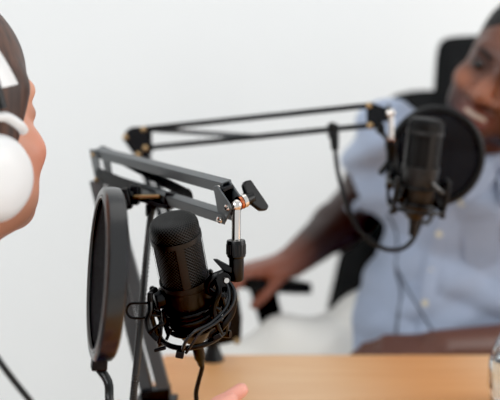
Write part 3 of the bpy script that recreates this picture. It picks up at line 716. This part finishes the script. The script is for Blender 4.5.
# arms and torso
SRr = P(392, 140, 1.38); ER = P(352, 213, 1.60); WR = P(292, 262, 1.43)
SLl = P(575, 160, 1.38); EL = P(565, 345, 1.32); WL = P(440, 349, 1.215)
NK = V(xf(HM, np.array([[0, -.045, -.15]]))[0])
f = Field().chain([SRr, (SRr+ER)/2, ER], [.040, .047, .049], k=.02)
f.chain([ER, ER.lerp(WR, .3), WR], [.049, .047, .030], k=.02)
hw = (P(262, 282, 1.40)-WR).normalized()
hand(f, WR, V((-.78, -.35, -.10)), V((.1, 0, -1)), V((-.25, -1, -.15)), [(.25, .35, .3), (.2, .35, .3), (.15, .35, .3), (.1, .3, .3)], sc=1.0, spread=.12, tcurl=.25, tdir=V((-.62, -.55, -.60)))
v, fc = build(f, .0032)
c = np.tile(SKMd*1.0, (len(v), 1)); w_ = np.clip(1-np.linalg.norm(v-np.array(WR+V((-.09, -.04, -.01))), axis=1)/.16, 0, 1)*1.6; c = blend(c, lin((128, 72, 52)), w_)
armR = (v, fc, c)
f = Field().chain([SLl, EL], [.030, .042], k=.02); f.chain([EL, EL.lerp(WL, .35), WL], [.042, .041, .030], k=.02)
hand(f, WL, V((-1, -.02, -.03)), V((0, .25, -1)), V((.1, -1, 0)), [(.3, .5, .4)]*4, sc=1.0, spread=.05, tcurl=.3, tdir=V((-1, -.12, -.1)))
v, fc = build(f, .0032); c = np.tile(lin((98, 62, 50)), (len(v), 1)); armL = (v, fc, c)
CH = P(468, 225, 1.44); WA = V((.36, 1.45, .72)); PE = V((.35, 1.46, .60))
f = Field().cone(NK, NK.lerp(CH, .4), .058, .07, k=.03); f.cone(SRr, SLl, .028, k=.03); f.cone(CH+V((-.05, 0, 0)), CH+V((.05, 0, 0)), .08, k=.05).cone(WA+V((-.04, 0, 0)), WA+V((.04, 0, 0)), .085, k=.05).cone(PE+V((-.06, 0, 0)), PE+V((.06, 0, 0)), .085, k=.05)
v, fc = build(f, .008); tor = (v, fc, np.tile(SKMd*1.2, (len(v), 1)))
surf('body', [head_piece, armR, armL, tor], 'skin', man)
# hair
def hair_short():
    f = Field(); f.ell((0, -.016, .043), (.0815, .102, .0890)); f.ell((0, -.030, 0), (.088, .078, .09), k=.02)
    f.plane((0, .072, .060), (0, .85, -.50)); f.plane((0, 0, -.045), (0, .5, -1)); return f
f = hair_short(); v, fc = build(f, .004); surf('hair', [(xf(HM, v), fc, None)], 'mhair', man, label='short black hair')
for s in (-1, 1):
    bm = NB(); ball(bm, (s*.031, .0835, -.0005), .0125, (1.0, 1, .75))
    for q in bm.verts: q.co = HM @ q.co
    obj('eye', bm, 'eye', man)
for s in (-1, 1):
    bm = NB(); tube(bm, spline([V((s*.014, .101, .018)), V((s*.032, .0995, .0235)), V((s*.050, .083, .019))], 6), [.0028]*13, 6)
    for q in bm.verts: q.co = HM @ q.co
    obj('eyebrow', bm, 'mhair', man)
bm = NB(); tube(bm, spline([V((-.023, .080, -.0690)), V((-.014, .0865, -.0705)), V((0, .090, -.071)), V((.014, .0865, -.0705)), V((.023, .080, -.0690))], 6), [.0048]*25, 8)
for q in bm.verts: q.co = HM @ q.co
obj('teeth', bm, 'teeth', man)
# shirt
def shirt_field():
    f = Field()
    f.cone(NK+V((-.01, .01, -.03)), NK.lerp(CH, .5), .068, .10, k=.03)
    f.cone(NK+V((-.02, .02, -.055)), SRr, .058, .060, k=.05); f.cone(NK+V((.02, .02, -.055)), SLl, .058, .060, k=.05)
    f.cone(CH+V((-.06, 0, .03)), CH+V((.10, 0, .03)), .112, k=.06)
    f.cone(CH+V((-.045, 0, -.09)), CH+V((.06, 0, -.09)), .118, k=.05)
    f.cone(WA+V((-.02, -.01, .02)), WA+V((.09, -.01, .02)), .125, k=.05)
    f.cone(PE+V((-.068, -.075, .05)), PE+V((.09, -.04, .05)), .130, k=.04)
    f.cone(SRr, SRr.lerp(ER, .50), .064, .067, k=.025); f.cone(SLl, SLl.lerp(EL, .5), .062, .066, k=.025)
    return f
sf = shirt_field()
def wr(X):
    x, y, z = X[..., 0], X[..., 1], X[..., 2]
    return (np.sin(38*z+22*x+3*np.sin(11*x))*.0065+np.sin(70*z-46*x+2*np.sin(17*z))*.0028+np.sin(26*x-31*z+4*np.sin(9*z))*.0065-np.abs(np.sin(20*x+27*z+2.5*np.sin(8*z)))*.006)
scr = Field().cone(SRr.lerp(ER, .42), ER.lerp(WR, .0), .054, .05)
_slv = np.array((ER-SRr).normalized()); _sl0 = np.array(SRr.lerp(ER, .36)); _slv2 = np.array((EL-SLl).normalized()); _sl2 = np.array(SLl.lerp(EL, .45))
def seg(X, a, b):
    a, b = np.array(a), np.array(b); ab = b-a; h = np.clip(((X-a)@ab)/(ab@ab), 0, 1); return np.linalg.norm(X-a-h[..., None]*ab, axis=-1)
def shirtfn(X):
    D = sf.ev(X)+wr(X)
    # cut sleeves flat and open the neck
    near = seg(X, SRr.lerp(ER, .36), ER) < .078
    cut = np.where(near, (X-_sl0)@_slv, -1); D = np.maximum(D, cut)
    near = seg(X, SLl.lerp(EL, .45), EL) < .082
    D = np.maximum(D, np.where(near, (X-_sl2)@_slv2, -1))
    D = np.maximum(D, .565-X[..., 2])
    return D
v, fc = build(sf, .005, fn=shirtfn, sm=1)
sh = surf('shirt', [(v, fc, None)], 'shirt', man, label='light blue short-sleeved button shirt')
# front surface finder for things sewn to the shirt
def front(px, py, lift=.001):
    ds = np.arange(1.10, 1.60, .002); X = np.array([P(px, py, d_) for d_ in ds]); D = shirtfn(X); k = np.argmax(D < 0)
    return P(px, py, ds[k]-lift)
pts = [front(x, y, .0015) for x, y in ((486, 186), (470, 196), (450, 212), (441, 232), (435, 255), (431, 272), (427, 300), (424, 325), (422, 345))]
bm = NB(); sp = spline(pts, 6); tube(bm, sp, .013, 8, flat=((.1, 1, 0), .12)); obj('placket', bm, 'shirt', sh)
for x, y in ((439, 234), (431, 272), (425, 303), (422, 338), (462, 203)):
    bm = NB(); c_ = front(x, y, .003); lathe(bm, [(-.001, 0), (-.001, .0060), (.002, .0055), (.0012, .003), (.0012, 0)], c_, (0, -1, .1), (1, 0, 0), seg=20); obj('button', bm, 'button', sh)
bm = NB(); q = [front(x, y, .001) for x, y in ((462, 222), (499, 219), (500, 262), (482, 269), (465, 262))]; prism(bm, q, (0, 1, 0), .0035); obj('pocket', bm, 'shirt', sh, bevel=.001)
# collar
for s, q in ((-1, [(476, 158), (470, 178), (462, 205), (486, 190), (496, 178), (492, 160)]), (1, [(508, 162), (498, 178), (502, 206), (524, 200), (530, 170)])):
    bm = NB(); pp = [front(x, y, .008) for x, y in q]; prism(bm, pp, (0, 1, 0), .005); obj('collar', bm, 'shirt', sh, bevel=.0015)
# trousers
RK = V((-.065, 1.30, .615)); LK = V((.50, 1.02, .60)); RHp, LHp = V((.245, 1.445, .650)), V((.44, 1.43, .60))
f = Field().cone(RHp, LHp, .105, k=.05); f.chain([RHp, RHp.lerp(RK, .5), RK], [.112, .092, .078], k=.04); f.chain([LHp, LHp.lerp(LK, .5), LK], [.11, .09, .072], k=.04)
RA, LA = V((-.10, 1.24, .12)), V((.50, 1.0, .12)); f.chain([RK, RA], [.074, .052], k=.03); f.chain([LK, LA], [.072, .052], k=.03)
v, fc = build(f, .007, fn=lambda X: f.ev(X)+wr(X)*.8); surf('trousers', [(v, fc, None)], 'trouser', man, label='off-white trousers')
for A_ in (RA, LA):
    f2 = Field().cone(A_+V((0, .02, -.06)), A_+V((0, -.13, -.078)), .040, .034, k=.02).cone(A_, A_+V((0, .01, -.05)), .042, k=.02).plane((0, 0, .003), (0, 0, -1))
    v, fc = build(f2, .006); surf('shoe', [(v, fc, None)], 'shoe', man)
# thin cord hanging down the shirt
bm = NB(); tube(bm, spline([front(x, y, .003) for x, y in ((388, 214), (396, 232), (397, 250), (396, 270), (401, 292), (398, 315), (396, 335))], 8), .0016, 6); tube(bm, spline([front(x, y, .003) for x, y in ((396, 268), (408, 290), (420, 310), (432, 330))], 8), .0013, 6)
tag(obj('earphone_cord', bm, 'rubber', origin=front(397, 250, .003)), 'thin dark earphone cord hanging down the front of the blue shirt', 'cord')

# ================================================================== THE WOMAN
wom = thing('person', 'brown-haired woman at the left edge wearing white headphones, facing away', 'person', (-.28, .62, 0))
SW = lin((222, 160, 132)); 
WM = hmatrix(V((-.286, .665, 1.088)), (.56, .80, .22), (-.1, -.12, 1), .97)
hf = head_field(.97, .9, 0); v, fc = build(hf, .0026, lo=(-.1, -.13, -.2))
hd = lambda q, r: np.exp(-((v-np.array(q))**2/np.array(r)**2).sum(1))
c = np.tile(SW, (len(v), 1))
for s in (-1, 1): c = blend(c, lin((222, 130, 106)), hd((s*.045, .075, -.04), (.03, .03, .025))*.8); c = blend(c, lin((120, 80, 66)), hd((s*.033, .092, .0), (.018, .02, .008))*.8)
c = blend(c, lin((192, 104, 98)), hd((0, .1, -.073), (.024, .02, .012)))
wh = (xf(WM, v), fc, c)
NW = V(xf(WM, np.array([[0, -.045, -.17]]))[0])
sR, sL = V((-.27, .50, .90)), V((-.52, .80, .90))
eR, wR_ = V((-.285, .50, .745)), V((-.172, .63, .776))
f = Field().chain([sR, eR], [.045, .038], k=.02); f.chain([eR, eR.lerp(wR_, .3), wR_], [.036, .036, .023], k=.02)
tipd = (P(224, 408, .67)-wR_).normalized()
hand(f, wR_, tipd, V((-.25, .55, 1)), V((.3, -1, .5)), [(-.03, .02, .02), (.02, .04, .04), (.03, .06, .06), (.05, .1, .08)], sc=.93, spread=.03, tcurl=.1)
v, fc = build(f, .0026); wa_ = (v, fc, np.tile(lin((232, 166, 148)), (len(v), 1)))
f = Field().chain([sL, V((-.56, .95, .72)), V((-.40, 1.05, .66))], [.042, .036, .024], k=.02); hand(f, V((-.40, 1.05, .66)), V((.7, .4, -.3)), V((0, 0, -1)), V((0, -1, 0)), [(.3, .4, .3)]*4, sc=.93)
v, fc = build(f, .004); wl_ = (v, fc, np.tile(SW, (len(v), 1)))
CW = V((-.37, .65, .78)); f = Field().cone(NW, CW, .05, .10, k=.03).cone(sR, sL, .045, k=.03).cone(CW, V((-.38, .65, .55)), .11, .13, k=.05); v, fc = build(f, .008); wt = (v, fc, np.tile(SW, (len(v), 1)))
surf('body', [wh, wa_, wl_, wt], 'skin', wom)
f = Field().cone(NW+V((0, 0, -.06)), CW, .058, .115, k=.03).cone(sR, sL, .052, k=.04).cone(CW, V((-.38, .65, .56)), .122, .145, k=.05).cone(sR, sR.lerp(eR, .75), .052, .046, k=.02).cone(sL, V((-.56, .95, .72)), .05, .045, k=.02)
v, fc = build(f, .007, fn=lambda X: f.ev(X)+wr(X)); surf('sweater', [(v, fc, None)], 'knit', wom, label='grey knit sweater')
f = Field().cone((-.42, .60, .56), (-.33, .72, .56), .12, k=.04)
f.chain([(-.40, .74, .56), (-.22, 1.0, .57), (-.18, 1.03, .12)], [.10, .068, .048], k=.03); f.chain([(-.30, .62, .56), (-.20, .98-.06, .57)], [.10, .07], k=.03)
f = Field().cone((-.44, .60, .56), (-.36, .72, .56), .12, k=.04); f.chain([(-.45, .72, .56), (-.36, 1.12, .57), (-.34, 1.13, .12)], [.10, .068, .048], k=.03); f.chain([(-.38, .60, .56), (-.24, .98, .57), (-.22, .99, .12)], [.10, .068, .048], k=.03)
v, fc = build(f, .008); surf('jeans', [(v, fc, None)], 'denim', wom, label='dark blue jeans')
for a_ in (V((-.34, 1.13, .12)), V((-.22, .99, .12))):
    f2 = Field().cone(a_+V((0, -.02, -.06)), a_+V((.05, .11, -.078)), .036, .03, k=.02).cone(a_, a_+V((0, 0, -.05)), .038, k=.02).plane((0, 0, .003), (0, 0, -1)); v, fc = build(f2, .006); surf('shoe', [(v, fc, None)], 'shoe', wom)
# hair
f = Field(); f.ell((0, -.010, .048), (.090, .113, .098)); f.ell((0, -.045, .0), (.084, .080, .10), k=.03)
f.cone((0, -.10, .02), (0, -.125, -.10), .045, .04, k=.04); f.cone((0, -.125, -.10), (0, -.10, -.26), .042, .022, k=.03)
f.cone((.066, .045, .03), (.070, .020, -.03), .018, .012, k=.02); f.cone((-.066, .045, .03), (-.070, .020, -.03), .018, .012, k=.02)
f.plane((0, .084, .030), (0, .93, -.30), k=.012)
v, fc = build(f, .0032); surf('hair', [(xf(WM, v), fc, None)], 'whair', wom, label='brown hair tied back')
for s in (-1, 1):
    for nm_, pl, rr in (('eyebrow', ((.016, .101, .019), (.034, .0975, .024), (.050, .080, .019)), .0012), ):
        bm = NB(); tube(bm, spline([V((s*x, y, z)) for x, y, z in pl], 6), [rr]*13, 6)
        for q in bm.verts: q.co = WM @ q.co
        obj(nm_, bm, 'whair', wom)

for s in (-1, 1):
    bm = NB(); ball(bm, (s*.030, .0815, -.0005), .0115, (1.0, 1, .7))
    for q in bm.verts: q.co = WM @ q.co
    obj('eye', bm, 'eye', wom)
bm = NB(); 
# fingernails on the near hand are part of the skin; stool below
st = thing('stool', 'round padded stool under the woman at the left edge', 'stool', (-.40, .66, 0))
bm = NB(); lathe(bm, [(.40, 0), (.40, .17), (.41, .19), (.435, .19), (.445, .17), (.447, 0)], (-.40, .66, 0), (0, 0, 1), seg=40); obj('seat', bm, 'chair', st)
bm = NB(); cyl(bm, (-.40, .66, .02), (-.40, .66, .405), .025); obj('column', bm, 'chrome', st)
bm = NB(); lathe(bm, [(0, 0), (0, .2), (.008, .2), (.03, .04), (.03, 0)], (-.40, .66, 0), (0, 0, 1), seg=40); obj('base', bm, 'chrome', st)
# headphones
hp = thing('headphones', 'white over-ear headphones on the brown-haired woman', 'headphones', WM.translation)
def hl(x, y, z): return WM @ V((x, y, z))
for s in (-1, 1):
    ex = (hl(s*1, 0, 0)-hl(0, 0, 0)).normalized(); c_ = hl(s*.085, -.010, -.036); upw = (hl(0, 0, 1)-hl(0, 0, 0)).normalized()
    def cup(prof, m, name, zs=1.06):
        bm = NB(); lathe(bm, prof, c_, ex, upw, 48)
        for q in bm.verts: d_ = q.co-c_; h = d_.dot(upw); q.co = q.co+upw*h*(zs-1)
        return obj(name, bm, m, hp)
    cup([(-.012, 0), (-.012, .022), (-.012, .029), (-.006, .0345), (.002, .0345), (.006, .032), (.006, 0)], 'cush', 'ear_cushion')
    cup([(.006, 0), (.006, .033), (.010, .0348), (.020, .0338), (.027, .0295), (.0305, .024), (.0315, .010), (.0315, 0)], 'white', 'ear_cup')
    bm = NB(); pts = spline([hl(s*.103, .026, -.004), hl(s*.107, .020, .002), hl(s*.107, .008, .012), hl(s*.107, -.008, .014), hl(s*.106, -.024, .006), hl(s*.103, -.034, -.004)], 8)
    tube(bm, pts, .0042, 10); obj('yoke', bm, 'white', hp)
    bm = NB(); tube(bm, [hl(s*.110, .002, .020), hl(s*.1055, .002, .050)], .006, 10); obj('slider', bm, 'blackp', hp)
bm = NB(); pts = [hl(.107*math.cos(a)*(1 if abs(math.cos(a)) > .3 else 1), 0.0, .068+.078*math.sin(a)) for a in np.linspace(-.05, math.pi+.05, 40)]
tube(bm, pts, .017, 14, flat=((hl(0, 0, .05)-hl(0, 0, 0)), 1.0)); 
cen = hl(0, 0, .05); fy = (hl(0, 1, 0)-hl(0, 0, 0)).normalized()
for q in bm.verts: pass
bm.free(); bm = NB(); rings = []
for a in np.linspace(.06, math.pi-.06, 44):
    o_ = V((math.cos(a), 0, math.sin(a))); ctr = V((0, 0, .066)); ring = []
    for b_ in np.linspace(0, 2*math.pi, 16, endpoint=False):
        rr = .005*math.cos(b_); yy = .0165*math.sin(b_)
        p = V((0, 0, .030))+V((o_.x*(.107+rr), yy+.012-.30*max(o_.z, 0)*.1, o_.z*(.112+rr))); ring.append(bm.verts.new(hl(*p)))
    rings.append(ring)
for i in range(len(rings)-1):
    for j in range(16): bm.faces.new((rings[i][j], rings[i][(j+1) % 16], rings[i+1][(j+1) % 16], rings[i+1][j]))
bm.faces.new(rings[0][::-1]); bm.faces.new(rings[-1])
obj('headband', bm, 'white', hp)
bm = NB(); tube(bm, spline([hl(.100, -.008, -.064), P(-25, 262, .58), P(-32, 300, .57), P(-18, 335, .57), P(0, 362, .57), P(15, 382, .575), P(31, 402, .58), P(60, 440, .60), P(100, 500, .62), V((-.165, .64, .62)), V((-.17, .66, .3)), V((-.13, .70, .006)), V((-.02, .8, .006))], 10), .0024, 8)
tag(obj('headphone_cable', bm, 'rubber', origin=P(0, 362, .57)), 'black headphone cable crossing the lower left corner', 'cable')

# ================================================================== GLASS
gc = V((.341, .93, TZ))
g = thing('carafe', 'clear dimpled glass carafe of water cut off by the right edge of the table', 'carafe', gc)
pr_ = [(0.001, 0), (0.001, .036), (.004, .041), (.03, .0445), (.06, .042), (.085, .033), (.105, .022), (.12, .0185), (.15, .0205), (.153, .0215)]
inn = [(a, max(r-.003, 0)) for a, r in pr_[::-1] if a > .003]+[(.007, .036), (.007, 0)]
bm = NB(); lathe(bm, pr_+inn, gc, (0, 0, 1), seg=64); obj('glass_body', bm, 'glass', g)
bm = NB(); lathe(bm, [(.0075, 0), (.0075, .0355), (.03, .0412), (.06, .0388), (.062, .0385), (.062, 0)], gc, (0, 0, 1), seg=48); obj('water', bm, 'glass', g)

# ================================================================== LIGHT
w = bpy.data.worlds.new('w'); bpy.context.scene.world = w; w.use_nodes = True
w.node_tree.nodes['Background'].inputs['Color'].default_value = (.93, .97, 1, 1); w.node_tree.nodes['Background'].inputs['Strength'].default_value = .70
def area(name, loc, tgt, sx, sy, e, col):
    l = bpy.data.lights.new(name, 'AREA'); l.shape = 'RECTANGLE'; l.size = sx; l.size_y = sy; l.energy = e; l.color = col
    o = bpy.data.objects.new(name, l); COL.objects.link(o); o.location = loc; o.rotation_euler = (V(tgt)-V(loc)).to_track_quat('-Z', 'Y').to_euler()
area('window_light', (-1.6, -1.4, 2.3), (.1, 1.6, .9), 1.8, 1.6, 44, (.97, .99, 1))
area('ceiling_light', (.4, 1.2, 2.65), (.2, 1.5, .8), 1.4, 1.0, 3, (1, .97, .93))
area('right_window_light', (2.6, .6, 1.7), (.3, 1.2, 1.0), 1.2, 1.4, 26, (1, .98, .95))

# ================================================================== CAMERA
cam = bpy.data.cameras.new('camera'); co = bpy.data.objects.new('camera', cam); COL.objects.link(co)
co.location = (0, 0, CZ); co.rotation_euler = (math.pi/2, 0, 0)
cam.sensor_fit = 'HORIZONTAL'; cam.sensor_width = 36; cam.lens = F/500*36; cam.shift_y = (HZ-200)/500
cam.clip_start = .02
cam.dof.use_dof = True; cam.dof.focus_distance = .736; cam.dof.aperture_fstop = 2.8; cam.dof.aperture_blades = 9
bpy.context.scene.camera = co
vs_ = bpy.context.scene.view_settings
vs_.view_transform = 'Standard'; vs_.use_curve_mapping = True
vs_.curve_mapping.black_level = (.008, .008, .008); vs_.curve_mapping.update()
vs_.exposure = 0.08
